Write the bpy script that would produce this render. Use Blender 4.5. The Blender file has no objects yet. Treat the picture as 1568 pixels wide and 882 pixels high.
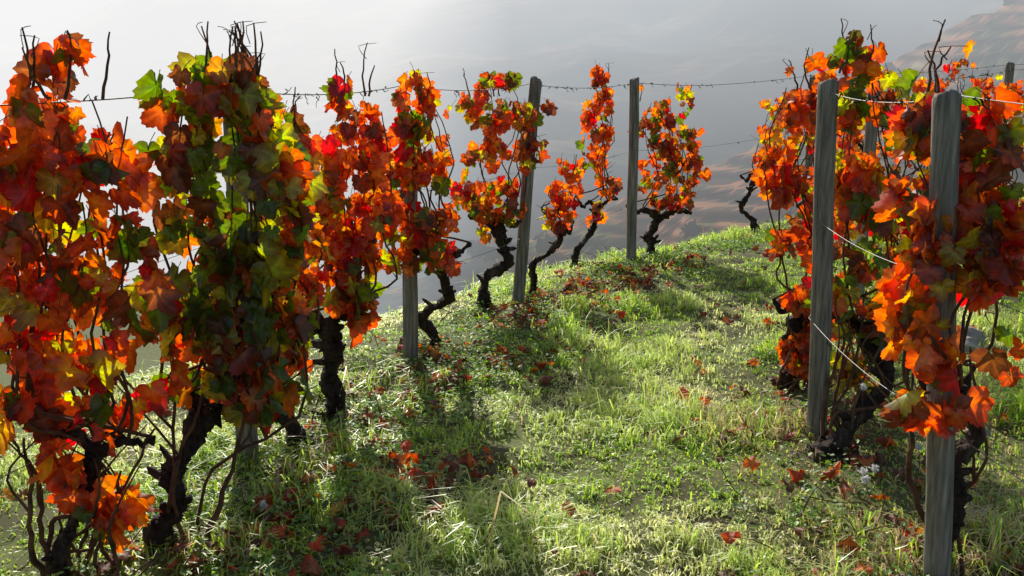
import bpy, math, random
import numpy as np
from mathutils import Vector
random.seed(7); rng=np.random.default_rng(7)
scene=bpy.context.scene
R=math.radians
# ---------------------------------------------------------------- noise
def hsh(ix,iy,s):
    n=(ix.astype(np.int64)*374761393+iy.astype(np.int64)*668265263+s*1442695041)&0x7fffffff
    n=((n^(n>>13))*1274126177)&0x7fffffff
    return ((n^(n>>16))&0xffff)/65535.0
def vn(x,y,s=0):
    x=np.asarray(x,float);y=np.asarray(y,float)
    ix=np.floor(x);iy=np.floor(y);fx=x-ix;fy=y-iy
    fx=fx*fx*(3-2*fx);fy=fy*fy*(3-2*fy)
    a=hsh(ix,iy,s);b=hsh(ix+1,iy,s);c=hsh(ix,iy+1,s);d=hsh(ix+1,iy+1,s)
    return (a*(1-fx)+b*fx)*(1-fy)+(c*(1-fx)+d*fx)*fy
def fbm(x,y,s=0,o=4):
    t=0;a=.5;n=0
    for i in range(o):
        t=t+a*vn(x*2**i,y*2**i,s+i*17);n+=a;a*=.5
    return t/n
# ---------------------------------------------------------------- terrain
EX=[-60,-6,-2.7,-1,.5,2.2,3.2,6.9,14,60]
EY=[-55,1.2,4.9,7.1,9.1,10.8,11.5,13.4,15.5,22]
def hgt(x,y):
    x=np.asarray(x,float);y=np.asarray(y,float)
    s=(y-np.interp(x,EX,EY))*.75
    w=.45
    d=.55*w*np.where(s/w>30,s/w,np.log1p(np.exp(np.minimum(s/w,30))))
    d=90*(1-np.exp(-d/90))
    near=np.exp(-((x/25)**2+((y-6)/25)**2))
    z=-d+.045*np.clip(x-1.7,0,12)
    z=z+near*((fbm(x*1.1+5,y*1.1,3)-.5)*.12+(fbm(x*5,y*5,9,3)-.5)*.06)
    z=z+(1-near)*(fbm(x*.05,y*.05,21)-.5)*6*np.clip(d/20,0,1)
    return z
def H(x,y): return float(hgt(np.array([x]),np.array([y]))[0])
# ---------------------------------------------------------------- mesh helper
def build(name,verts,groups,cols=None,mat=None,smooth=False,parent=None):
    verts=np.asarray(verts,np.float32)
    me=bpy.data.meshes.new(name)
    me.vertices.add(len(verts)); me.vertices.foreach_set('co',verts.ravel())
    idx=[];st=[];cur=0
    for g in groups:
        g=np.asarray(g,np.int32)
        if len(g)==0: continue
        k=g.shape[1]
        idx.append(g.ravel()); st.append(cur+np.arange(len(g))*k); cur+=g.size
    idx=np.concatenate(idx);st=np.concatenate(st).astype(np.int32)
    me.loops.add(len(idx)); me.loops.foreach_set('vertex_index',idx)
    me.polygons.add(len(st)); me.polygons.foreach_set('loop_start',st)
    me.polygons.foreach_set('use_smooth',np.full(len(st),smooth,bool))
    me.update(calc_edges=True)
    if cols is not None:
        ca=me.color_attributes.new('Col','FLOAT_COLOR','POINT')
        c=np.ones((len(verts),4),np.float32); c[:,:3]=cols
        ca.data.foreach_set('color',c.ravel())
    ob=bpy.data.objects.new(name,me); scene.collection.objects.link(ob)
    if mat: me.materials.append(mat)
    if parent: ob.parent=parent
    return ob
# ---------------------------------------------------------------- materials
def newmat(n):
    m=bpy.data.materials.new(n); m.use_nodes=True; nt=m.node_tree; nt.nodes.clear()
    out=nt.nodes.new('ShaderNodeOutputMaterial'); return m,nt,out
def foliage_mat(name,trans=.55,rough=.4,gloss=.05,tboost=1.0,dif=.8,nscale=60,sat=1.15):
    m,nt,out=newmat(name);N=nt.nodes.new;L=nt.links.new
    at=N('ShaderNodeAttribute');at.attribute_name='Col'
    col=at.outputs['Color']
    if nscale:
        tc=N('ShaderNodeTexCoord')
        no=N('ShaderNodeTexNoise');no.inputs['Scale'].default_value=nscale;no.inputs['Detail'].default_value=2
        L(tc.outputs['Object'],no.inputs['Vector'])
        mr=N('ShaderNodeMapRange');mr.inputs['From Min'].default_value=.3;mr.inputs['From Max'].default_value=.7
        mr.inputs['To Min'].default_value=.65;mr.inputs['To Max'].default_value=1.15
        L(no.outputs['Fac'],mr.inputs['Value'])
        mul=N('ShaderNodeVectorMath');mul.operation='SCALE';L(col,mul.inputs[0]);L(mr.outputs[0],mul.inputs['Scale']);col=mul.outputs[0]
    d=N('ShaderNodeVectorMath');d.operation='SCALE';L(col,d.inputs[0]);d.inputs['Scale'].default_value=dif
    t=N('ShaderNodeVectorMath');t.operation='SCALE';L(col,t.inputs[0]);t.inputs['Scale'].default_value=tboost
    hs=N('ShaderNodeHueSaturation');hs.inputs['Saturation'].default_value=sat;L(t.outputs[0],hs.inputs['Color'])
    df=N('ShaderNodeBsdfDiffuse');L(d.outputs[0],df.inputs['Color'])
    tr=N('ShaderNodeBsdfTranslucent');L(hs.outputs[0],tr.inputs['Color'])
    mx=N('ShaderNodeMixShader');mx.inputs[0].default_value=trans
    L(df.outputs[0],mx.inputs[1]);L(tr.outputs[0],mx.inputs[2])
    gl=N('ShaderNodeBsdfGlossy');gl.inputs['Roughness'].default_value=rough;gl.inputs['Color'].default_value=(1,1,1,1)
    m2=N('ShaderNodeMixShader');m2.inputs[0].default_value=gloss
    L(mx.outputs[0],m2.inputs[1]);L(gl.outputs[0],m2.inputs[2]);L(m2.outputs[0],out.inputs[0])
    return m
def noise_mat(name,stops,scale=5,stretch=(1,1,1),rough=.9,bump=.3,bscale=None,detail=5,bdist=.01,spec=.2):
    m,nt,out=newmat(name);N=nt.nodes.new;L=nt.links.new
    tc=N('ShaderNodeTexCoord');mp=N('ShaderNodeMapping');mp.inputs['Scale'].default_value=stretch
    L(tc.outputs['Object'],mp.inputs[0])
    no=N('ShaderNodeTexNoise');no.inputs['Scale'].default_value=scale;no.inputs['Detail'].default_value=detail;no.inputs['Roughness'].default_value=.62
    L(mp.outputs[0],no.inputs['Vector'])
    cr=N('ShaderNodeValToRGB');L(no.outputs['Fac'],cr.inputs[0])
    e=cr.color_ramp.elements
    while len(e)<len(stops): e.new(.5)
    for i,(p_,c) in enumerate(stops): e[i].position=p_; e[i].color=(*c,1)
    p=N('ShaderNodeBsdfPrincipled');p.inputs['Roughness'].default_value=rough;p.inputs['Specular IOR Level'].default_value=spec
    L(cr.outputs[0],p.inputs['Base Color'])
    if bump:
        n2=N('ShaderNodeTexNoise');n2.inputs['Scale'].default_value=bscale or scale*3;n2.inputs['Detail'].default_value=5
        L(mp.outputs[0],n2.inputs['Vector'])
        b=N('ShaderNodeBump');b.inputs['Strength'].default_value=bump;b.inputs['Distance'].default_value=bdist
        L(n2.outputs['Fac'],b.inputs['Height']);L(b.outputs[0],p.inputs['Normal'])
    L(p.outputs[0],out.inputs[0]);return m
M_leaf=foliage_mat('vine_leaf',trans=.70,rough=.5,gloss=.04,tboost=1.2,dif=.8,nscale=40)
M_grass=foliage_mat('grass_blade',trans=.62,rough=.42,gloss=.07,tboost=1.2,dif=1.0,nscale=0,sat=1.0)
M_weed=foliage_mat('weed_leaf',trans=.5,rough=.5,gloss=.05,nscale=0)
M_dead=foliage_mat('fallen_leaf',trans=.45,rough=.6,gloss=.04,dif=.9,tboost=1.1,nscale=0)
M_bark=noise_mat('vine_bark',[(.3,(.014,.009,.007)),(.55,(.05,.034,.025)),(.75,(.15,.115,.08))],scale=16,stretch=(1,1,.22),bump=1,bscale=34,bdist=.03)
M_cane=noise_mat('vine_cane',[(.3,(.06,.032,.02)),(.7,(.18,.095,.05))],scale=20,bump=0,detail=2)
M_post=noise_mat('weathered_wood',[(.25,(.06,.055,.045)),(.5,(.24,.215,.175)),(.75,(.46,.42,.35))],scale=10,stretch=(6,6,.45),bump=1,bscale=16,bdist=.012,rough=.85)
M_ground=noise_mat('soil_and_moss',[(.3,(.06,.045,.022)),(.5,(.10,.11,.035)),(.7,(.16,.20,.05))],scale=2.2,bump=0,detail=4)
M_rock=noise_mat('rock',[(.3,(.18,.15,.12)),(.7,(.42,.37,.31))],scale=6,bump=.8,bscale=14,bdist=.02)
m,nt,out=newmat('galvanised_wire');p=nt.nodes.new('ShaderNodeBsdfPrincipled');p.inputs['Base Color'].default_value=(.22,.21,.20,1);p.inputs['Metallic'].default_value=.6;p.inputs['Roughness'].default_value=.5;nt.links.new(p.outputs[0],out.inputs[0]);M_wire=m
# ---------------------------------------------------------------- ground sheet
gx=np.concatenate([-np.geomspace(400,6,40),np.arange(-5.9,8,.06),np.geomspace(8.1,400,40)])
gy=np.concatenate([-np.geomspace(60,1,12),np.arange(-.9,16,.06),np.geomspace(16.2,330,50)])
X,Y=np.meshgrid(gx,gy);Z=hgt(X,Y)
nx,ny=len(gx),len(gy)
i=np.arange(nx*ny).reshape(ny,nx)
q=np.stack([i[:-1,:-1],i[:-1,1:],i[1:,1:],i[1:,:-1]],-1).reshape(-1,4)
build('ground',np.stack([X,Y,Z],-1).reshape(-1,3),[q],mat=M_ground,smooth=True)
# ---------------------------------------------------------------- distant hills, valley haze painted on as emission (world-space gradient)
def hill_mat(name,stripes,Ldist,stops,nsc):
    m,nt,out=newmat(name);N=nt.nodes.new;L=nt.links.new
    def math_(op,a,b=None,c=None,clamp=False):
        n=N('ShaderNodeMath');n.operation=op;n.use_clamp=clamp
        for i_,v in enumerate((a,b,c)):
            if v is None: continue
            if isinstance(v,(int,float)): n.inputs[i_].default_value=v
            else: L(v,n.inputs[i_])
        return n.outputs[0]
    ge=N('ShaderNodeNewGeometry')
    no=N('ShaderNodeTexNoise');no.inputs['Scale'].default_value=nsc;no.inputs['Detail'].default_value=8;no.inputs['Roughness'].default_value=.66
    L(ge.outputs['Position'],no.inputs['Vector'])
    cr=N('ShaderNodeValToRGB');L(no.outputs['Fac'],cr.inputs[0]);e=cr.color_ramp.elements
    while len(e)<len(stops): e.new(.5)
    for i_,(p_,c) in enumerate(stops): e[i_].position=p_; e[i_].color=(*c,1)
    col=cr.outputs[0]
    sx=N('ShaderNodeSeparateXYZ');L(ge.outputs['Position'],sx.inputs[0])
    n2=N('ShaderNodeTexNoise');n2.inputs['Scale'].default_value=.02;L(ge.outputs['Position'],n2.inputs['Vector'])
    a=math_('MULTIPLY_ADD',n2.outputs['Fac'],14.,sx.outputs['Z'])
    s=math_('SINE',math_('MULTIPLY',a,1.57))
    s=math_('MULTIPLY_ADD',s,stripes,1.0)
    mu=N('ShaderNodeVectorMath');mu.operation='SCALE';L(col,mu.inputs[0]);L(s,mu.inputs['Scale'])
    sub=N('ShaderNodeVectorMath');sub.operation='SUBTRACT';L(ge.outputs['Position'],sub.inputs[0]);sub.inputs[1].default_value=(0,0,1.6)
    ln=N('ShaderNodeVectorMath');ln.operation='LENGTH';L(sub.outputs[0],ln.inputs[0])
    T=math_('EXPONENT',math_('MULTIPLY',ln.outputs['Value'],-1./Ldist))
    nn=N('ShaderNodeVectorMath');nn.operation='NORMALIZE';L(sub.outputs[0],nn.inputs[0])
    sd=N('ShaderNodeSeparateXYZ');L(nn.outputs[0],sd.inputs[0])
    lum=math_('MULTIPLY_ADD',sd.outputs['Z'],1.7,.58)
    left=math_('MULTIPLY',math_('MAXIMUM',math_('MULTIPLY',sd.outputs['X'],-1.),0.),2.9)  # haze glow painted brighter towards the left, the sunward side
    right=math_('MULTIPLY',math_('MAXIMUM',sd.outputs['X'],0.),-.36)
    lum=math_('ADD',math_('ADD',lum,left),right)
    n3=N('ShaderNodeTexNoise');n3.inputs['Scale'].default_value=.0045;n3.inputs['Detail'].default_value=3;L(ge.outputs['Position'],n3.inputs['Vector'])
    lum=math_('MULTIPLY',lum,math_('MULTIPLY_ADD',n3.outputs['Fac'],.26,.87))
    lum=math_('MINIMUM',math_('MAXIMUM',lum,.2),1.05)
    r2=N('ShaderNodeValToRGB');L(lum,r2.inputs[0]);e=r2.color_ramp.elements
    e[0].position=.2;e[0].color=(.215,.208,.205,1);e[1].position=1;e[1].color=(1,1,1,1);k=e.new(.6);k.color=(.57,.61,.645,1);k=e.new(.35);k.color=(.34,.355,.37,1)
    em=N('ShaderNodeEmission');L(r2.outputs[0],em.inputs[0])  # hills glow in place of airlight, also soft fill behind the vines
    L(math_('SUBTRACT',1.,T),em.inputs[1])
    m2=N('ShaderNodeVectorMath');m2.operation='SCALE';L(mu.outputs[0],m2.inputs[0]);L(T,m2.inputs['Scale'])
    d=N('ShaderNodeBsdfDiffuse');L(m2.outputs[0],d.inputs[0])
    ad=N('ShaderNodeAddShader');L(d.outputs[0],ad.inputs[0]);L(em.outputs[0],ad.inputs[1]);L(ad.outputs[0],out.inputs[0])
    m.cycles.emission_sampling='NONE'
    return m
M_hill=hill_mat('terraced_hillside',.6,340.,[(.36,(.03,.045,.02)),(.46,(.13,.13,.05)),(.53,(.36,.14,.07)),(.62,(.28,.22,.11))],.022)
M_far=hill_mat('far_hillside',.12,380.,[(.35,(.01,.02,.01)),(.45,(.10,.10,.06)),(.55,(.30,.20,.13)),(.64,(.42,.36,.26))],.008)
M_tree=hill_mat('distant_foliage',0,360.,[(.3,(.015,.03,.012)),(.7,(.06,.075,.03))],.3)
def grid(name,x0,x1,y0,y1,n,m_,f,mat):
    xs=np.linspace(x0,x1,n);ys=np.linspace(y0,y1,m_);X,Y=np.meshgrid(xs,ys);Z=f(X,Y)
    i=np.arange(n*m_).reshape(m_,n);q=np.stack([i[:-1,:-1],i[:-1,1:],i[1:,1:],i[1:,:-1]],-1).reshape(-1,4)
    return build(name,np.stack([X,Y,Z],-1).reshape(-1,3),[q],mat=mat,smooth=False)
def nearhill(x,y):
    ridge=np.interp(x,[-250,-60,0,59,157,350,700],[-110,-62,-42,-20,27,84,124])
    yr=270+.25*x
    d=np.abs(y-yr)
    z=ridge-np.where(y<yr,d*.42,d*.3)+(fbm(x*.015,y*.015,5)-.5)*22+(fbm(x*.08,y*.08,6)-.5)*5
    step=4.0;q=np.floor(z/step);fr=z/step-q
    zt=(q+np.clip((fr-.6)/.4,0,1))*step
    return .35*z+.65*zt
def farhill(x,y):
    z=-100+np.clip(y-330+.25*x,0,3000)*.36
    return z+(fbm(x*.004,y*.004,11)-.5)*130+(fbm(x*.02,y*.02,12)-.5)*26
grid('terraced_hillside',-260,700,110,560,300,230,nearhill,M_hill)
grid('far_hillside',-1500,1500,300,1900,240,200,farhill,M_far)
bv=[];bf=[];off=0
for _ in range(700):
    x=rng.uniform(-20,330);y=270+.25*x-rng.uniform(-5,110)
    if vn(np.array([x*.03]),np.array([y*.03]),8)[0]<.5: continue
    z=float(nearhill(np.array([x]),np.array([y]))[0]);s=rng.uniform(1.0,2.6)
    n=60;dr=rng.normal(size=(n,3));dr/=np.linalg.norm(dr,axis=1)[:,None]
    c=np.array([x,y,z+s])+dr*s*rng.uniform(.55,1.05,(n,1))
    a=rng.normal(size=(n,3))*s*.33;b=rng.normal(size=(n,3))*s*.33
    bv.append(np.stack([c-a,c-b,c+a,c+b],1).reshape(-1,3));bf.append(off+np.arange(n*4).reshape(n,4));off+=n*4
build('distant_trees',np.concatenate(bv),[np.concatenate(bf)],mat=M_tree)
# ---------------------------------------------------------------- tubes
class Tubes:
    def __init__(s): s.v=[];s.f=[];s.n=0
    def add(s,pts,rad,k=6,gn=0.,cap=True):
        pts=np.asarray(pts,float);rad=np.asarray(rad,float);n=len(pts)
        t=np.gradient(pts,axis=0);t/=np.linalg.norm(t,axis=1)[:,None]+1e-9
        ref=np.array([.31,.91,.27]);a=np.cross(t,ref);a/=np.linalg.norm(a,axis=1)[:,None]+1e-9;b=np.cross(t,a)
        an=np.arange(k)/k*2*np.pi
        rr=rad[:,None]*np.ones((n,k))
        if gn>0:
            rr=rr*(1+gn*(vn(an[None,:]*1.6+pts[:,:1]*9+pts[:,2:3]*6,pts[:,2:3]*26+pts[:,1:2]*15,4)-.5)*2+gn*.6*(rng.random((n,k))-.5))
        P=pts[:,None,:]+rr[...,None]*(np.cos(an)[None,:,None]*a[:,None]+np.sin(an)[None,:,None]*b[:,None])
        i=np.arange(n*k).reshape(n,k)+s.n;j=np.roll(i,-1,1)
        q=np.stack([i[:-1],j[:-1],j[1:],i[1:]],-1).reshape(-1,4);s.f.append(q)
        s.v.append(P.reshape(-1,3));s.n+=n*k
    def make(s,name,mat,parent=None,smooth=True):
        if not s.v: return
        return build(name,np.concatenate(s.v),[np.concatenate(s.f)],mat=mat,smooth=smooth,parent=parent)
def smooth_path(kn,n,jit=0.):
    kn=np.asarray(kn,float);m_=len(kn)
    P=np.vstack([2*kn[0]-kn[1],kn,2*kn[-1]-kn[-2]]);out_=[]
    for u in np.linspace(0,m_-1-1e-6,n):
        i=int(u);f=u-i;p0,p1,p2,p3=P[i],P[i+1],P[i+2],P[i+3]
        out_.append(.5*((2*p1)+(-p0+p2)*f+(2*p0-5*p1+4*p2-p3)*f*f+(-p0+3*p1-3*p2+p3)*f**3))
    o=np.array(out_)
    if jit: 
        j=rng.normal(size=o.shape)*jit;j[0]=0;o=o+j
    return o
# ---------------------------------------------------------------- leaf (lobed, toothed vine leaf)
half=[(0,1.0),(7,.87),(13,.92),(20,.78),(27,.76),(34,.62),(43,.76),(50,.78),(58,.94),(66,.80),(74,.80),(85,.62),(96,.74),(104,.74),(112,.82),(124,.70),(138,.68),(152,.58),(168,.42)]
ang=[a for a,_ in half]+[180]+[360-a for a,_ in half[::-1] if a>0]
rad=[r for _,r in half]+[.10]+[r for a,r in half[::-1] if a>0]
LA=np.radians(ang);LR=np.array(rad);K=len(LA)
veinw=np.zeros(K)
for va in (0,58,112,248,302):
    veinw=np.maximum(veinw,np.exp(-((np.degrees(LA)-va)/9)**2))
rings=[0.,.38,.72,1.0]
lx=[0.];ly=[0.];lv=[1.];lr=[0.];lang=[0.]
for q_ in rings[1:]:
    rr_=LR if q_>.9 else LR*.6+.31
    lx+=list(rr_*q_*np.sin(LA)*np.where(np.abs(LA-np.pi)<.1,.2,1));ly+=list(rr_*q_*np.cos(LA)*np.where(np.abs(LA-np.pi)<.1,.15,1));lv+=list(veinw);lr+=[q_]*K;lang+=list(LA)
lx=np.array(lx);ly=np.array(ly);lv=np.array(lv);lr=np.array(lr);lang=np.array(lang)
k0=np.arange(K);k1=(k0+1)%K
LT=np.stack([np.zeros(K,int),1+k0,1+k1],-1)
LQ=np.concatenate([np.stack([1+K*r+k0,1+K*(r+1)+k0,1+K*(r+1)+k1,1+K*r+k1],-1) for r in range(2)])
NV=len(lx)
def nrm(a): return a/(np.linalg.norm(a,axis=-1,keepdims=True)+1e-9)
def leaves(name,pos,tip,nor,size,cc,cr_,mat,parent=None,curl=1.0):
    n=len(pos);tip=nrm(tip);nor=nrm(nor-tip*(nor*tip).sum(1,keepdims=True));X_=np.cross(tip,nor)
    r1=lambda a,b:rng.uniform(a,b,(n,1))
    foldx=curl*np.where(rng.random((n,1))<.28,r1(.9,1.9),r1(-.2,.8))
    curly=curl*r1(-.4,1.2)
    X0=lx[None]*np.ones((n,1));Y0=ly[None]*np.ones((n,1))
    zz=-curly*Y0*np.abs(Y0)*.7-foldx*X0**2*.8+(lv[None]-.5)*lr[None]*r1(.06,.18)
    zz=zz+lr[None]**2*curl*r1(.04,.2)*np.sin(lang[None]*rng.integers(2,6,(n,1))+r1(0,6.28))
    zz=zz+(X0*Y0)*curl*r1(-.5,.5)
    xs=X0*r1(.85,1.12)*(1-.28*np.clip(foldx,0,2)*np.abs(X0));ys=Y0*(1-.2*np.abs(curly)*np.abs(Y0))
    P=pos[:,None]+size[:,None,None]*(xs[...,None]*X_[:,None]+ys[...,None]*tip[:,None]+zz[...,None]*nor[:,None])
    w=(lr**1.3)[None,:,None]
    C=cc[:,None]*(1-w)+cr_[:,None]*w
    C=C*(1+.5*(lv*(1-lr*.5))[None,:,None]*np.array([1,1.25,.9]))
    sc_=np.clip(np.sin(lang[None]*1+r1(0,6.28))*.8+lr[None]*1.3-r1(.9,2.6),0,1)[...,None]
    C=C*(1-.75*sc_)+np.array([.12,.045,.02])*.75*sc_
    C=np.clip(C*rng.uniform(.85,1.15,(n,NV,1)),0,.95)
    o=(np.arange(n)*NV)[:,None,None]
    return build(name,P.reshape(-1,3),[(LT[None]+o).reshape(-1,3),(LQ[None]+o).reshape(-1,4)],cols=C.reshape(-1,3),mat=mat,smooth=True,parent=parent)
#            orange        red-orange     crimson        yellow         yellowgreen    green         brown
PC=np.array([(.95,.28,.04),(.88,.16,.03),(.80,.03,.03),(.94,.54,.06),(.56,.64,.06),(.16,.28,.035),(.36,.13,.06)])
PR=np.array([(.93,.16,.02),(.76,.075,.015),(.62,.014,.02),(.93,.26,.025),(.62,.44,.04),(.19,.23,.03),(.24,.075,.04)])
W={'o':[.33,.29,.06,.06,.07,.07,.12],'g':[.15,.16,.04,.04,.18,.29,.14],'d':[.19,.26,.05,.02,.07,.20,.21],'m':[.24,.25,.06,.05,.12,.14,.14]}
# ---------------------------------------------------------------- vines
def vine(base,fy,kn,nl,w='o',trunk=None,rt=.035,arms=.18,depth=.12,lsz=.057,core=None,twigs=2,ncane=7,thr=.42,stems=0):
    kn=[tuple(k)+(0.,) if len(k)==3 else k for k in kn][::-1]
    kz=np.array([k[0] for k in kn]);kx=np.array([k[1] for k in kn]);kw=np.array([k[2] for k in kn]);kd=np.array([k[3] for k in kn])
    bx,by=base;bz=H(bx,by)
    e=bpy.data.objects.new('grapevine',None);scene.collection.objects.link(e)
    T=Tubes()
    hz=max(kz[0]+.12,.42);hx=float(np.interp(hz,kz,kx))
    if trunk is None:
        dxx=hx-bx
        sg=random.choice([-1,1])
        trunk=[(bx,by,bz-.05),(bx+sg*.03+dxx*.1,by,bz+.08),(bx-sg*.03+dxx*.35,by+.01,bz+hz*.4),(bx+sg*.05+dxx*.7,by+(fy-by)*.6,bz+hz*.7),(hx,fy,hz)]
    trunk=[tuple(t) for t in trunk]
    P=smooth_path(trunk,60,.004);n=len(P)
    P[:,0]+=.35*rt*np.sin(np.linspace(0,16,n)+random.random()*6)*np.linspace(0,1,n);P[:,1]+=.3*rt*np.cos(np.linspace(0,13,n))*np.linspace(0,1,n)
    r_=np.interp(np.linspace(0,1,n),[0,.08,.3,.7,1],[1.6,1.1,.8,.7,1.0])*rt
    r_*=1+.25*np.sin(np.linspace(0,17,n)+random.random()*6)+.10*rng.normal(size=n)
    T.add(P,r_,14,.5)
    for sgn in (0,2.6):
        ph=np.linspace(0,6,n)+random.random()*2+sgn
        P2=P+np.stack([np.cos(ph),np.sin(ph),0*ph],-1)*rt*.6
        T.add(P2,r_*.5*(1+.3*np.sin(ph*3)),8,.55)
    head=P[-1]
    for _ in range(5):
        d=nrm(np.array([random.uniform(-1,1),random.uniform(-.7,.3),random.uniform(.0,.8)]))
        mid=P[random.randint(n//4,n-3)];T.add(smooth_path([mid,mid+d*rt*1.2,mid+d*rt*random.uniform(1.6,2.8)],6),np.array([.85,.6,.5,.45,.4,.1])*rt*random.uniform(.6,1),7,.4)
    armends=[head]
    for sg in (-1,1):
        a=[head-[0,0,.02],head+np.array([sg*arms*.35,random.uniform(-.03,.03),random.uniform(.0,.05)]),head+np.array([sg*arms*.7,random.uniform(-.03,.03),random.uniform(-.02,.06)]),head+np.array([sg*arms,random.uniform(-.05,.05),random.uniform(.02,.1)])]
        Pa=smooth_path(a,16,.005);T.add(Pa,np.linspace(rt*.75,rt*.35,16)*(1+.2*rng.normal(size=16)),8,.4);armends+=[Pa[8],Pa[-1]]
    T.make('trunk',M_bark,e)
    C=Tubes()
    ztop=kz[-1]
    for c in range(ncane):
        s=armends[c%len(armends)];u=random.uniform(-.8,.8);v_=random.uniform(-.7,.7);zt=ztop-random.uniform(.05,.5)
        pts=[s]
        for z in np.linspace(s[2]+.12,max(zt,s[2]+.3),5):
            pts.append(np.array([np.interp(z,kz,kx)+u*np.interp(z,kz,kw),fy+np.interp(z,kz,kd)+v_*depth*.7,z])+rng.normal(size=3)*[.03,.02,.01])
        Pc=smooth_path(pts,22,.003);C.add(Pc,np.linspace(.0066,.0025,22),5)
        if c<5:
            for _ in range(2):
                b=Pc[random.randint(3,18)];dd=nrm(np.array([random.uniform(-1,1),random.uniform(-1,1),random.uniform(-.3,.9)]))*random.uniform(.07,.2)
                C.add(smooth_path([b,b+dd*.5+rng.normal(size=3)*.015,b+dd],6),np.linspace(.003,.0012,6),4)
    for c in range(stems):
        a0=np.array([bx+random.gauss(0,.07),by+random.gauss(0,.06),bz-.02]);zt=kz[0]+random.uniform(.15,.45)
        tgt=np.array([np.interp(zt,kz,kx)+random.uniform(-1.2,1.2)*np.interp(zt,kz,kw),fy+random.uniform(-.1,.1),zt])
        Pc=smooth_path([a0,a0*.7+tgt*.3+rng.normal(size=3)*.05,a0*.35+tgt*.65+rng.normal(size=3)*.05,tgt],18,.004)
        C.add(Pc,np.linspace(random.uniform(.007,.014),.004,18),6,.2)
        b=Pc[9];C.add(smooth_path([b,b+[random.uniform(-.1,.1),random.uniform(-.05,.05),.12],b+[random.uniform(-.25,.25),0,.3]],8),np.linspace(.006,.002,8),5)
    for _ in range(twigs):
        xx=kx[-1]+random.uniform(-1.6,1.6)*max(kw[-1],.05);b=np.array([xx,fy+kd[-1]+random.uniform(-.08,.08),ztop-.14])
        t=b+np.array([random.uniform(-.06,.06),random.uniform(-.04,.04),random.uniform(.12,.24)])
        C.add(smooth_path([b,(b+t)/2+rng.normal(size=3)*.014,t],8,.003),np.linspace(.0055,.0025,8),5)
        if random.random()<.6:
            C.add(smooth_path([t-.3*(t-b),t-.1*(t-b)+np.array([random.uniform(-.04,.04),0,.01]),t+np.array([random.uniform(-.06,.06),0,.0])],5),np.linspace(.002,.001,5),4)
    m_=int(nl*3)
    pz=kw+.02;zc=np.linspace(kz[0],kz[-1],200);pw=np.interp(zc,kz,pz);z=rng.choice(zc,m_,p=pw/pw.sum())+rng.normal(size=m_)*.02
    u=rng.uniform(-1,1,m_);v_=rng.uniform(-1,1,m_)
    edge=1+.5*(vn(z*9,np.sign(u)*3+bx*7,31)-.5)*2
    hw=np.interp(z,kz,kw)*edge
    x=np.interp(z,kz,kx)+u*hw;y=fy+np.interp(z,kz,kd)+v_*depth*np.clip(hw/.18,.4,1)
    keep=(vn(x*9+by*5,z*7.5+by,41)+rng.normal(size=m_)*.05)>thr
    idx=np.where(keep)[0][:nl];x,y,z,u,v_=x[idx],y[idx],z[idx],u[idx],v_[idx]
    n=len(x);pos=np.stack([x,y,z],-1)
    tip=np.stack([u*.4+rng.normal(size=n)*.38,rng.normal(size=n)*.35,-1+rng.normal(size=n)*.3],-1)
    az=rng.uniform(0,6.283,n)
    nor=np.stack([np.cos(az)*.75,np.sin(az),rng.uniform(-.1,.7,n)*np.sign(np.sin(az))],-1)
    ww=np.array([W[w]]*n)
    if core:
        cz,cx,rz,rx=core;f=np.exp(-(((z-cz)/rz)**2+((x-cx)/rx)**2))[:,None];ww=ww*(1-f)+np.array([.02,.04,.01,.0,.18,.53,.22])*f
    cl=vn(x*6+by,z*6,77)[:,None]
    ww=ww*np.where(cl>.5,np.array([1.3,1,1,1.6,1.2,.7,.6]),np.array([.7,1.1,1.2,.5,.8,1.3,1.5]))
    ww/=ww.sum(1,keepdims=True);cs=ww.cumsum(1);ci=(rng.random((n,1))>cs).sum(1).clip(0,6)
    br=rng.uniform(.7,1.12,(n,1))
    size=lsz*rng.choice([.6,.8,1,1.2,1.42],n,p=[.15,.22,.3,.21,.12])*rng.uniform(.9,1.1,n)
    leaves('leaves',pos,tip,nor,size,PC[ci]*br,PR[ci]*br,M_leaf,e,curl=1.0)
    for i_ in range(n):
        if random.random()<.5:
            b=pos[i_];up=np.array([-u[i_]*.03+random.uniform(-.02,.02),-v_[i_]*.03,random.uniform(.03,.07)])
            C.add([b,b+up*.5+[0,0,.006],b+up],[.0013,.0013,.0015],3)
    C.make('canes',M_cane,e)
    return e
vine((-1.72,2.15),2.2,[(1.6,-1.72,.12),(1.2,-1.72,.22),(.6,-1.72,.22),(.4,-1.72,.1)],160,'o')
vine((-1.44,2.93),2.95,[(1.68,-1.30,.07),(1.60,-1.30,.14),(1.50,-1.31,.2),(1.35,-1.34,.23),(1.05,-1.37,.24),(.74,-1.39,.25),(.52,-1.39,.23),(.40,-1.34,.14),(.12,-1.24,.03)],350,'o',lsz=.068,rt=.026,depth=.15,ncane=14,twigs=5,thr=.44,stems=12,
  trunk=[(-1.44,2.93,-.05),(-1.47,2.92,.08),(-1.42,2.94,.2),(-1.36,2.95,.32),(-1.34,2.95,.45)])
vine((-1.2,3.12),3.25,[(1.69,-.92,.05),(1.60,-.94,.14),(1.44,-.94,.19),(1.12,-.945,.23),(.8,-.955,.24),(.6,-.96,.21),(.46,-.98,.10)],560,'g',lsz=.064,rt=.04,depth=.15,core=(1.05,-.88,.6,.20),twigs=14,ncane=14,thr=.34,stems=4,arms=.15,
  trunk=[(-1.20,3.12,-.05),(-1.22,3.12,.06),(-1.15,3.14,.17),(-1.17,3.16,.28),(-1.10,3.2,.38),(-1.06,3.25,.48)])
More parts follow.
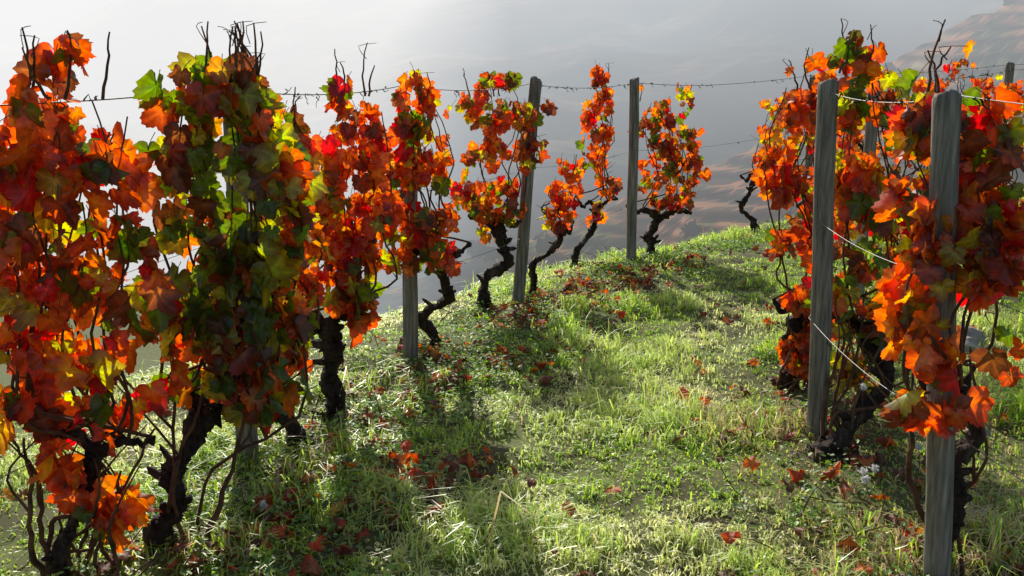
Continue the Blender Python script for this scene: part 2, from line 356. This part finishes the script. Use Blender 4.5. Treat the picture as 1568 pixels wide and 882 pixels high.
vine((-.97,4.06),4.0,[(1.5,-.92,.06),(1.2,-.92,.13),(.9,-.92,.14),(.6,-.93,.14),(.4,-.94,.10)],190,'m',rt=.04,
  trunk=[(-.93,4.08,-.05),(-.95,4.06,.08),(-1.02,4.03,.2),(-1.10,4.0,.34),(-.98,4.0,.5)])
vine((-.86,4.57),4.5,[(1.66,-.73,.05),(1.51,-.73,.11),(1.21,-.74,.16),(.9,-.76,.23),(.6,-.78,.24),(.44,-.82,.14)],340,'o',rt=.05,arms=.2,twigs=4,thr=.39,
  trunk=[(-.87,4.57,-.05),(-.86,4.57,.08),(-.90,4.56,.2),(-.86,4.55,.32),(-.90,4.52,.46)])
vine((-.46,5.72),5.28,[(1.60,-.53,.05),(1.42,-.50,.12),(1.13,-.51,.18),(.8,-.51,.2),(.58,-.47,.19)],320,'m',rt=.033,lsz=.055,thr=.36,
  trunk=[(-.46,5.75,-.05),(-.48,5.74,.1),(-.56,5.7,.2),(-.40,5.6,.32),(-.38,5.5,.45),(-.42,5.35,.62)])
vine((-.18,6.82),6.8,[(1.62,-.04,.2),(1.38,-.05,.28),(1.02,-.09,.26),(.72,-.11,.21),(.5,-.13,.10)],320,'m',rt=.038,twigs=3,lsz=.056,
  trunk=[(-.2,6.84,-.05),(-.21,6.83,.1),(-.17,6.8,.22),(-.04,6.8,.32),(-.06,6.8,.45),(-.12,6.8,.6)])
vine((.18,7.2),7.2,[(1.0,.36,.1),(.75,.34,.13),(.47,.36,.09)],80,'o',rt=.026,twigs=1,lsz=.054,ncane=4,arms=.08,
  trunk=[(.15,7.2,-.05),(.16,7.2,.12),(.17,7.2,.25),(.32,7.2,.36),(.36,7.2,.48)])
vine((.65,8.6),8.6,[(1.7,.73,.1),(1.43,.75,.13),(1.05,.75,.15),(.62,.74,.16),(.35,.74,.08)],160,'o',rt=.026,twigs=1,lsz=.056,depth=.12,ncane=5,
  trunk=[(.55,8.6,-.05),(.58,8.6,.1),(.68,8.6,.22),(.74,8.6,.38),(.74,8.6,.5)])
vine((1.31,8.95),8.95,[(1.54,1.36,.18),(1.13,1.39,.25),(.8,1.46,.28),(.42,1.44,.23)],300,'d',rt=.045,arms=.3,lsz=.056,
  trunk=[(1.28,8.97,-.05),(1.29,8.96,.1),(1.26,8.95,.18),(1.33,8.95,.28),(1.34,8.95,.36)])
vine((2.6,10.4),10.4,[(1.4,2.88,.16),(.85,2.76,.24),(.5,2.7,.12)],130,'o',rt=.03,
  trunk=[(2.62,10.4,-.1),(2.58,10.4,.1),(2.45,10.4,.24),(2.52,10.4,.4),(2.6,10.4,.55)])
vine((4.2,11.7),11.7,[(1.7,4.2,.2),(1.2,4.2,.3),(.7,4.2,.2)],110,'o')
vine((5.6,12.5),12.5,[(1.8,5.6,.2),(1.2,5.6,.3),(.8,5.6,.2)],110,'o')
vine((7.3,13.2),13.2,[(1.9,7.3,.25),(1.3,7.3,.35),(.9,7.3,.2)],110,'o')
# right row
vine((1.50,3.06),3.10,[(1.70,1.38,.06),(1.63,1.37,.11),(1.48,1.36,.16,.0),(1.30,1.37,.17,-.05),(1.12,1.34,.17,-.2),(.95,1.31,.16,-.26),(.80,1.32,.17,-.27),(.68,1.30,.12,-.27),(.56,1.27,.05,-.22)],330,'m',rt=.03,lsz=.061,depth=.11,twigs=3,thr=.42,stems=2,
  trunk=[(1.44,3.0,-.06),(1.43,3.0,.1),(1.47,3.01,.25),(1.45,3.02,.36),(1.52,3.06,.48),(1.44,3.1,.58)],arms=.1)
vine((1.37,3.98),4.33,[(1.76,1.50,.07),(1.62,1.50,.15),(1.38,1.55,.18),(.95,1.60,.18),(.65,1.62,.19),(.38,1.60,.15),(.25,1.56,.08)],310,'g',rt=.046,lsz=.060,twigs=3,depth=.14,thr=.45,stems=6,
  trunk=[(1.30,3.93,-.06),(1.36,3.96,.04),(1.45,4.02,.11),(1.56,4.12,.17),(1.66,4.2,.27),(1.68,4.28,.38),(1.62,4.33,.47)])
vine((1.48,4.95),4.9,[(1.68,1.46,.07),(1.62,1.45,.13),(1.34,1.42,.15),(1.1,1.38,.15),(.92,1.47,.16),(.6,1.5,.15),(.3,1.52,.11),(.1,1.5,.06)],280,'o',rt=.034,lsz=.058,twigs=2,stems=5)
vine((2.0,6.2),6.2,[(1.6,2.0,.15),(1.1,2.0,.25),(.6,2.0,.2)],100,'o')
vine((3.05,7.6),7.6,[(1.6,3.1,.15),(1.1,3.1,.28),(.6,3.1,.2)],120,'m')
vine((4.40,8.76),8.76,[(1.58,4.3,.2),(1.3,4.35,.3),(.85,4.4,.3),(.5,4.4,.16)],230,'o',rt=.036,
  trunk=[(4.5,8.76,.05),(4.45,8.76,.2),(4.3,8.76,.32),(4.26,8.76,.45),(4.4,8.76,.6)])
vine((5.2,9.4),9.4,[(1.6,5.2,.2),(1.0,5.2,.3),(.6,5.2,.2)],160,'o')
# ---------------------------------------------------------------- posts
def post(x,y,tx,ty,h=1.62,r=.043):
    z0=H(x,y)-.1;n=60;T=Tubes();k=28
    ts=np.linspace(0,1,n);P=np.stack([x+(tx-x)*ts,y+(ty-y)*ts,z0+(h+.1)*ts],-1)
    P[:,0]+=.005*np.sin(ts*6+x*9);rr=r*(1.05-.10*ts)*(1+.02*(vn(ts*9,ts*0+x,3)-.5)*2);rr[-1]*=.86;P[-1,2]=P[-2,2]+.010
    T.add(P,rr,k,0)
    v=np.concatenate(T.v).reshape(n,k,3);an=np.arange(k)/k*6.283
    g=1+.035*(vn(an[None]*3+x*5,ts[:,None]*4,9)-.5)*2-.10*np.exp(-((an[None]-(4.9+.3*np.sin(ts[:,None]*4+x*5)))/.10)**2)*np.clip(np.sin(ts[:,None]*3.2+x),0,1)-.08*np.exp(-((an[None]-(3.6+.2*np.sin(ts[:,None]*5)))/.09)**2)*np.clip(np.cos(ts[:,None]*4+x),0,1)
    v=(P[:,None]+(v-P[:,None])*g[...,None])
    v[-3:,:,2]+=.012*np.sin(an*1.0+x*9)[None,:]+.004*rng.normal(size=k)[None,:]
    v=v.reshape(-1,3);f=np.concatenate(T.f)
    c=len(v);v=np.vstack([v,P[-1]+[0,0,.002]]);ii=(n-1)*k+np.arange(k)
    tri=np.stack([ii,np.roll(ii,-1),np.full(k,c)],-1)
    return build('wooden_post',v,[f,tri],mat=M_post,smooth=True)
post(-1.10,3.84,-1.08,3.84,1.5);post(-.60,5.49,-.56,5.5,1.3);post(.03,6.92,.17,6.92,1.62,.044);post(1.07,8.6,1.05,8.6,1.64,.044)
post(1.39,2.92,1.275,2.92,1.59,.041);post(1.385,4.21,1.335,4.21,1.60,.044)
post(6.35,12.75,6.33,12.75,1.75,.055);post(3.3,10.95,3.3,10.95,1.6);post(2.5,6.9,2.5,6.9,1.6);post(-1.9,1.9,-1.9,1.9)
# ---------------------------------------------------------------- wires
def wires(route,hs,drop):
    T=Tubes();Tt=Tubes()
    for hi,hh in enumerate(hs):
        pts=[]
        for i_ in range(len(route)-1):
            a=np.array(route[i_]);b=np.array(route[i_+1])
            for t in np.linspace(0,1,12,endpoint=False):
                p_=a+(b-a)*t;pts.append([p_[0],p_[1],hh+ .045*np.clip(p_[0]-1.7,0,12)-.035*4*t*(1-t)])
        pts.append([*route[-1],hh+.045*max(route[-1][0]-1.7,0)]);pts=np.array(pts)
        T.add(pts,np.full(len(pts),.0026 if (hi==0 and drop) else .0016),5)
        for _ in range(150 if hi==0 else 18):
            j=random.randint(1,len(pts)-2);f=random.random();c=pts[j]*(1-f)+pts[j+1]*f
            L_=random.uniform(.02,.07);q_=[c+rng.normal(size=3)*.004]
            for s in range(5): q_.append(q_[-1]+np.array([random.uniform(-.5,.9)*L_*.4,random.uniform(-.2,.2)*L_,random.uniform(-.3,.25)*L_]))
            Tt.add(q_,np.linspace(.003,.0012,6),4)
    e=bpy.data.objects.new('trellis_wires',None);scene.collection.objects.link(e)
    T.make('wire',M_wire,e);Tt.make('tendrils',M_bark,e)
wires([(-1.85,1.4),(-1.13,3.89),(-.61,5.54),(.12,6.97),(1.06,8.65),(3.3,11.0),(6.35,12.8),(12,14.5)],[1.56,.98,.5],1)
wires([(1.60,1.0),(1.33,2.97),(1.33,4.26),(2.5,6.95),(4.4,8.8),(8,10.2)],[1.55,1.0,.55],0)
# ---------------------------------------------------------------- grass
def row_x_left(y): return np.interp(y,[1.9,3.84,5.49,6.92,8.6,10.9],[-1.5,-1.08,-.6,.03,1.07,3.3])
def row_x_right(y): return np.interp(y,[1.9,4.2,6.9,8.8,10.2],[1.42,1.4,2.5,4.4,8])
def grass(n,polar=True):
    if polar:
        r=rng.uniform(1.9,15.5,n);ph=rng.uniform(-.75,.78,n);x=r*np.sin(ph);y=r*np.cos(ph)
    else:
        x=rng.uniform(-9,12,n);y=rng.uniform(-2,18,n);r=np.full(n,6.)
    if polar:
        g_=.13
        tx=np.round(x/g_+vn(x*3,y*3,5))*g_;ty=np.round(y/g_+vn(x*3,y*3,6))*g_
        tus=rng.random(n)<.40
        jx=(hsh(np.round(tx*97),np.round(ty*97),3)-.5)*.12;jy=(hsh(np.round(tx*97),np.round(ty*97),4)-.5)*.12
        tr_=hsh(np.round(tx*97),np.round(ty*97),7)
        x=np.where(tus,tx+jx+rng.normal(size=n)*(.012+.02*tr_),x);y=np.where(tus,ty+jy+rng.normal(size=n)*(.012+.02*tr_),y)
    else: tus=np.zeros(n,bool);tr_=np.zeros(n)
    k=(y<np.interp(x,EX,EY)+3)
    cov=fbm(x*1.7,y*1.7,51,3)
    dl=np.abs(x-row_x_left(y)-.12);dr_=np.abs(x-row_x_right(y));dm=np.minimum(dl/.34,dr_/.28)
    k&=(rng.random(n)<np.clip((cov-.25)*5,.15,1)*np.clip(.28+dm*.72,0,1))
    x,y,r,cov,dm,dr_,tus,tr_=x[k],y[k],r[k],cov[k],dm[k],dr_[k],tus[k],tr_[k];n=len(x)
    cl=fbm(x*1.6+9,y*1.6,61,3);cl2=vn(x*7,y*7,62)
    h=(.018+.085*np.clip((cl-.51)*4,0,1)*(.4+.9*cl2)+.016*cl2)*rng.uniform(.6,1.35,n)
    h=np.where(tus,h*(1.0+.7*tr_),h)
    tall=rng.random(n)<.010;h=np.where(tall,h*1.8+.03,h)
    z=hgt(x,y)-.004
    az=rng.uniform(0,6.283,n);ln=rng.uniform(.3,1.3,n)
    d=np.stack([np.cos(az),np.sin(az),np.zeros(n)],-1)
    wa=az+np.pi/2+rng.normal(size=n)*.5
    w=(.0018+.00026*r)*rng.uniform(.7,1.4,n)
    wv=np.stack([np.cos(wa),np.sin(wa),np.zeros(n)],-1)*w[:,None]
    b=np.stack([x,y,z],-1);up=np.array([0,0,1.])
    m1=b+up*(h*.6)[:,None]+d*(h*ln*.3)[:,None];t=b+up*(h*(1-.45*ln))[:,None]+d*(h*ln)[:,None]
    V=np.stack([b-wv,b+wv,m1+wv*.9,m1-wv*.9,t],1).reshape(-1,3)
    o=np.arange(n)[:,None]*5
    Q=o+np.array([[0,1,2,3]]);Tt=o+np.array([[3,2,4]])
    dew_glint=np.clip((fbm(x*1.3+3,y*1.3+8,71,4)-.40)*6,0,1)[:,None]*np.clip((dm-.7)*1.3,0.05,1)[:,None]*(1-.75*np.clip((h-.045)/.05,0,1))[:,None]  # dewy patches, with glints and sunlit paleness painted into the blade colour
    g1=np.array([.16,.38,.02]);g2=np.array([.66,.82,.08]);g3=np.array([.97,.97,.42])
    s=rng.random((n,1));c=g1*(1-s)+g2*s;c=c*(1-.85*dew_glint)+g3*.85*dew_glint
    dry=(rng.random(n)<.05+.22*(dm<.8)+.35*((dr_<.9)&(x>.9)&(y<5)))[:,None];c=np.where(dry,np.array([.62,.47,.24])*rng.uniform(.5,1.15,(n,1)),c)
    C=np.stack([c*.7,c*.7,c,c,np.clip(c*1.5+np.array([.06,.06,.02])+.3*dew_glint,0,.97)],1).reshape(-1,3)  # whitened tips are painted dew glints
    return V,Q,Tt,np.clip(C,0,.97)
V1,Q1,T1,C1=grass(300000);V2,Q2,T2,C2=grass(25000,False);o=len(V1)
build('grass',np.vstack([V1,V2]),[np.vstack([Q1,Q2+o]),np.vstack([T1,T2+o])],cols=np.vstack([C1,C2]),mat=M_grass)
# ---------------------------------------------------------------- broad-leaved weeds
def weeds(n):
    c=700;y=rng.uniform(1.9,11,c);side=rng.random(c)
    x=np.where(side<.65,row_x_left(y)+rng.normal(size=c)*.33+.22,np.where(side<.82,row_x_right(y)+rng.normal(size=c)*.35,rng.uniform(-3,4,c)))
    k=rng.integers(0,c,n);px=x[k]+rng.normal(size=n)*.06;py=y[k]+rng.normal(size=n)*.06
    z=hgt(px,py)+rng.uniform(.005,.07,n)
    s=rng.uniform(.006,.019,n)[:,None];az=rng.uniform(0,6.283,n)
    d=np.stack([np.cos(az),np.sin(az),rng.uniform(-.3,.6,n)],-1);sd=np.stack([-np.sin(az),np.cos(az),rng.normal(size=n)*.4],-1)
    p_=np.stack([px,py,z],-1)
    V=np.stack([p_,p_+d*s*.6+sd*s*.55,p_+d*s*1.3+sd*s*.4,p_+d*s*1.7-[0,0,.003],p_+d*s*1.3-sd*s*.4,p_+d*s*.6-sd*s*.55,p_+d*s*.9-[0,0,.002]],1).reshape(-1,3)
    o=np.arange(n)[:,None]*7
    T_=np.concatenate([o+np.array([[6,a,b]]) for a,b in ((0,1),(1,2),(2,3),(3,4),(4,5),(5,0))])
    g=np.array([.10,.25,.03])*(1-rng.random((n,1)))+np.array([.36,.54,.07])*rng.random((n,1))
    build('weeds',V,[T_],cols=np.repeat(g,7,0),mat=M_weed)
weeds(26000)
# ---------------------------------------------------------------- fallen leaves
n=2100;y=1.9+8.8*rng.random(n)**1.05
s=rng.random(n)
x=np.where(s<.66,row_x_left(y)+.38+rng.normal(size=n)*.27,np.where(s<.92,row_x_right(y)+rng.normal(size=n)*.34,rng.uniform(-2,3,n)))
kk=(vn(x*2.6,y*2.6,95)+rng.normal(size=n)*.12>.46)|(s>.92);x=x[kk];y=y[kk];n=len(x)
p_=np.stack([x,y,hgt(x,y)+rng.uniform(.015,.055,n)],-1);az=rng.uniform(0,6.283,n)
ci=rng.choice(7,n,p=[.26,.24,.03,.03,.0,.0,.44]);br=rng.uniform(.35,.95,(n,1))
leaves('fallen_leaves',p_,np.stack([np.cos(az),np.sin(az),rng.normal(size=n)*.3],-1),np.stack([rng.normal(size=n)*.5,rng.normal(size=n)*.5,np.ones(n)],-1),rng.uniform(.028,.056,n),PC[ci]*br,PR[ci]*br,M_dead,curl=1.6)
T=Tubes()
for _ in range(220):
    y=random.uniform(2,9);x=float(row_x_left(y) if random.random()<.5 else row_x_right(y))+random.gauss(0,.25)
    z=H(x,y)+.02;a=random.uniform(0,6.28);L_=random.uniform(.06,.3)
    T.add(smooth_path([(x,y,z),(x+math.cos(a)*L_*.5,y+math.sin(a)*L_*.5,z+random.uniform(0,.08)),(x+math.cos(a)*L_,y+math.sin(a)*L_,z+random.uniform(0,.14))],6),np.linspace(.0035,.0015,6),4)
T.make('fallen_twigs',M_cane)
def rock(x,y,s,fl=.7):
    import bmesh
    bm=bmesh.new();bmesh.ops.create_icosphere(bm,subdivisions=3,radius=1)
    for v in bm.verts:
        c=v.co;q_=float(vn(np.array([c.x*1.5+x*3]),np.array([c.y*1.5+c.z*2]),5)[0]);v.co=Vector((c.x*(.7+.6*q_),c.y*(.7+.5*q_),c.z*fl*(.6+.7*q_)))*s
    me=bpy.data.meshes.new('rock');bm.to_mesh(me);bm.free();o=bpy.data.objects.new('rock',me);o.location=(x,y,H(x,y)+s*.15);o.rotation_euler=(0,0,x*7);scene.collection.objects.link(o);me.materials.append(M_rock)
rock(2.62,5.5,.14);rock(2.45,5.35,.07);rock(2.1,4.2,.06);rock(1.75,3.4,.05)
def seedheads():
    v=[];f=[];o=0;T=Tubes()
    for (x,y,h) in [(1.36,3.55,.10),(1.40,3.55,.12),(1.55,3.8,.30),(1.62,3.75,.22),(1.48,3.95,.33),(1.63,3.7,.18),(1.35,3.5,.09),(-.9,3.3,.06)]:
        z=H(x,y);T.add([(x,y,z),(x+.01,y,z+h*.5),(x,y,z+h)],[.0015]*3,4)
        n=90;d=nrm(rng.normal(size=(n,3)));c=np.array([x,y,z+h])+d*.016*rng.uniform(.3,1,(n,1));a=rng.normal(size=(n,3))*.005;b=rng.normal(size=(n,3))*.003
        v.append(np.stack([c-a,c+b,c+a],1).reshape(-1,3));f.append(o+np.arange(n*3).reshape(n,3));o+=n*3
    e=bpy.data.objects.new('wildflower_seed_heads',None);scene.collection.objects.link(e)
    build('tufts',np.concatenate(v),[np.concatenate(f)],cols=np.full((o,3),.75),mat=M_weed,parent=e);T.make('stems',M_cane,e)
seedheads()
# ---------------------------------------------------------------- light, sky, camera
EL,AZ=33,-12
w=bpy.data.worlds.new('World');scene.world=w;w.use_nodes=True;nt=w.node_tree
sky=nt.nodes.new('ShaderNodeTexSky');sky.sky_type='NISHITA';sky.sun_disc=False;sky.sun_elevation=R(EL);sky.sun_rotation=R(AZ);sky.dust_density=2
bg=nt.nodes['Background'];bg.inputs['Strength'].default_value=.12;nt.links.new(sky.outputs[0],bg.inputs[0])
l=bpy.data.lights.new('sun','SUN');l.energy=5;l.angle=R(.5);l.color=(1,.95,.84)
lo=bpy.data.objects.new('sun',l);scene.collection.objects.link(lo)
d=Vector((-math.sin(R(AZ))*math.cos(R(EL)),-math.cos(R(AZ))*math.cos(R(EL)),-math.sin(R(EL))))
lo.rotation_euler=d.to_track_quat('-Z','Y').to_euler();lo.location=(0,0,20)
cam=bpy.data.cameras.new('camera');co=bpy.data.objects.new('camera',cam);scene.collection.objects.link(co)
co.location=(0,0,1.6);co.rotation_euler=(R(90-12.1),0,0);cam.lens=34.4;cam.sensor_width=36;cam.clip_start=.05;cam.clip_end=5000
scene.camera=co
scene.view_settings.view_transform='Standard';scene.view_settings.look='None';scene.view_settings.exposure=0
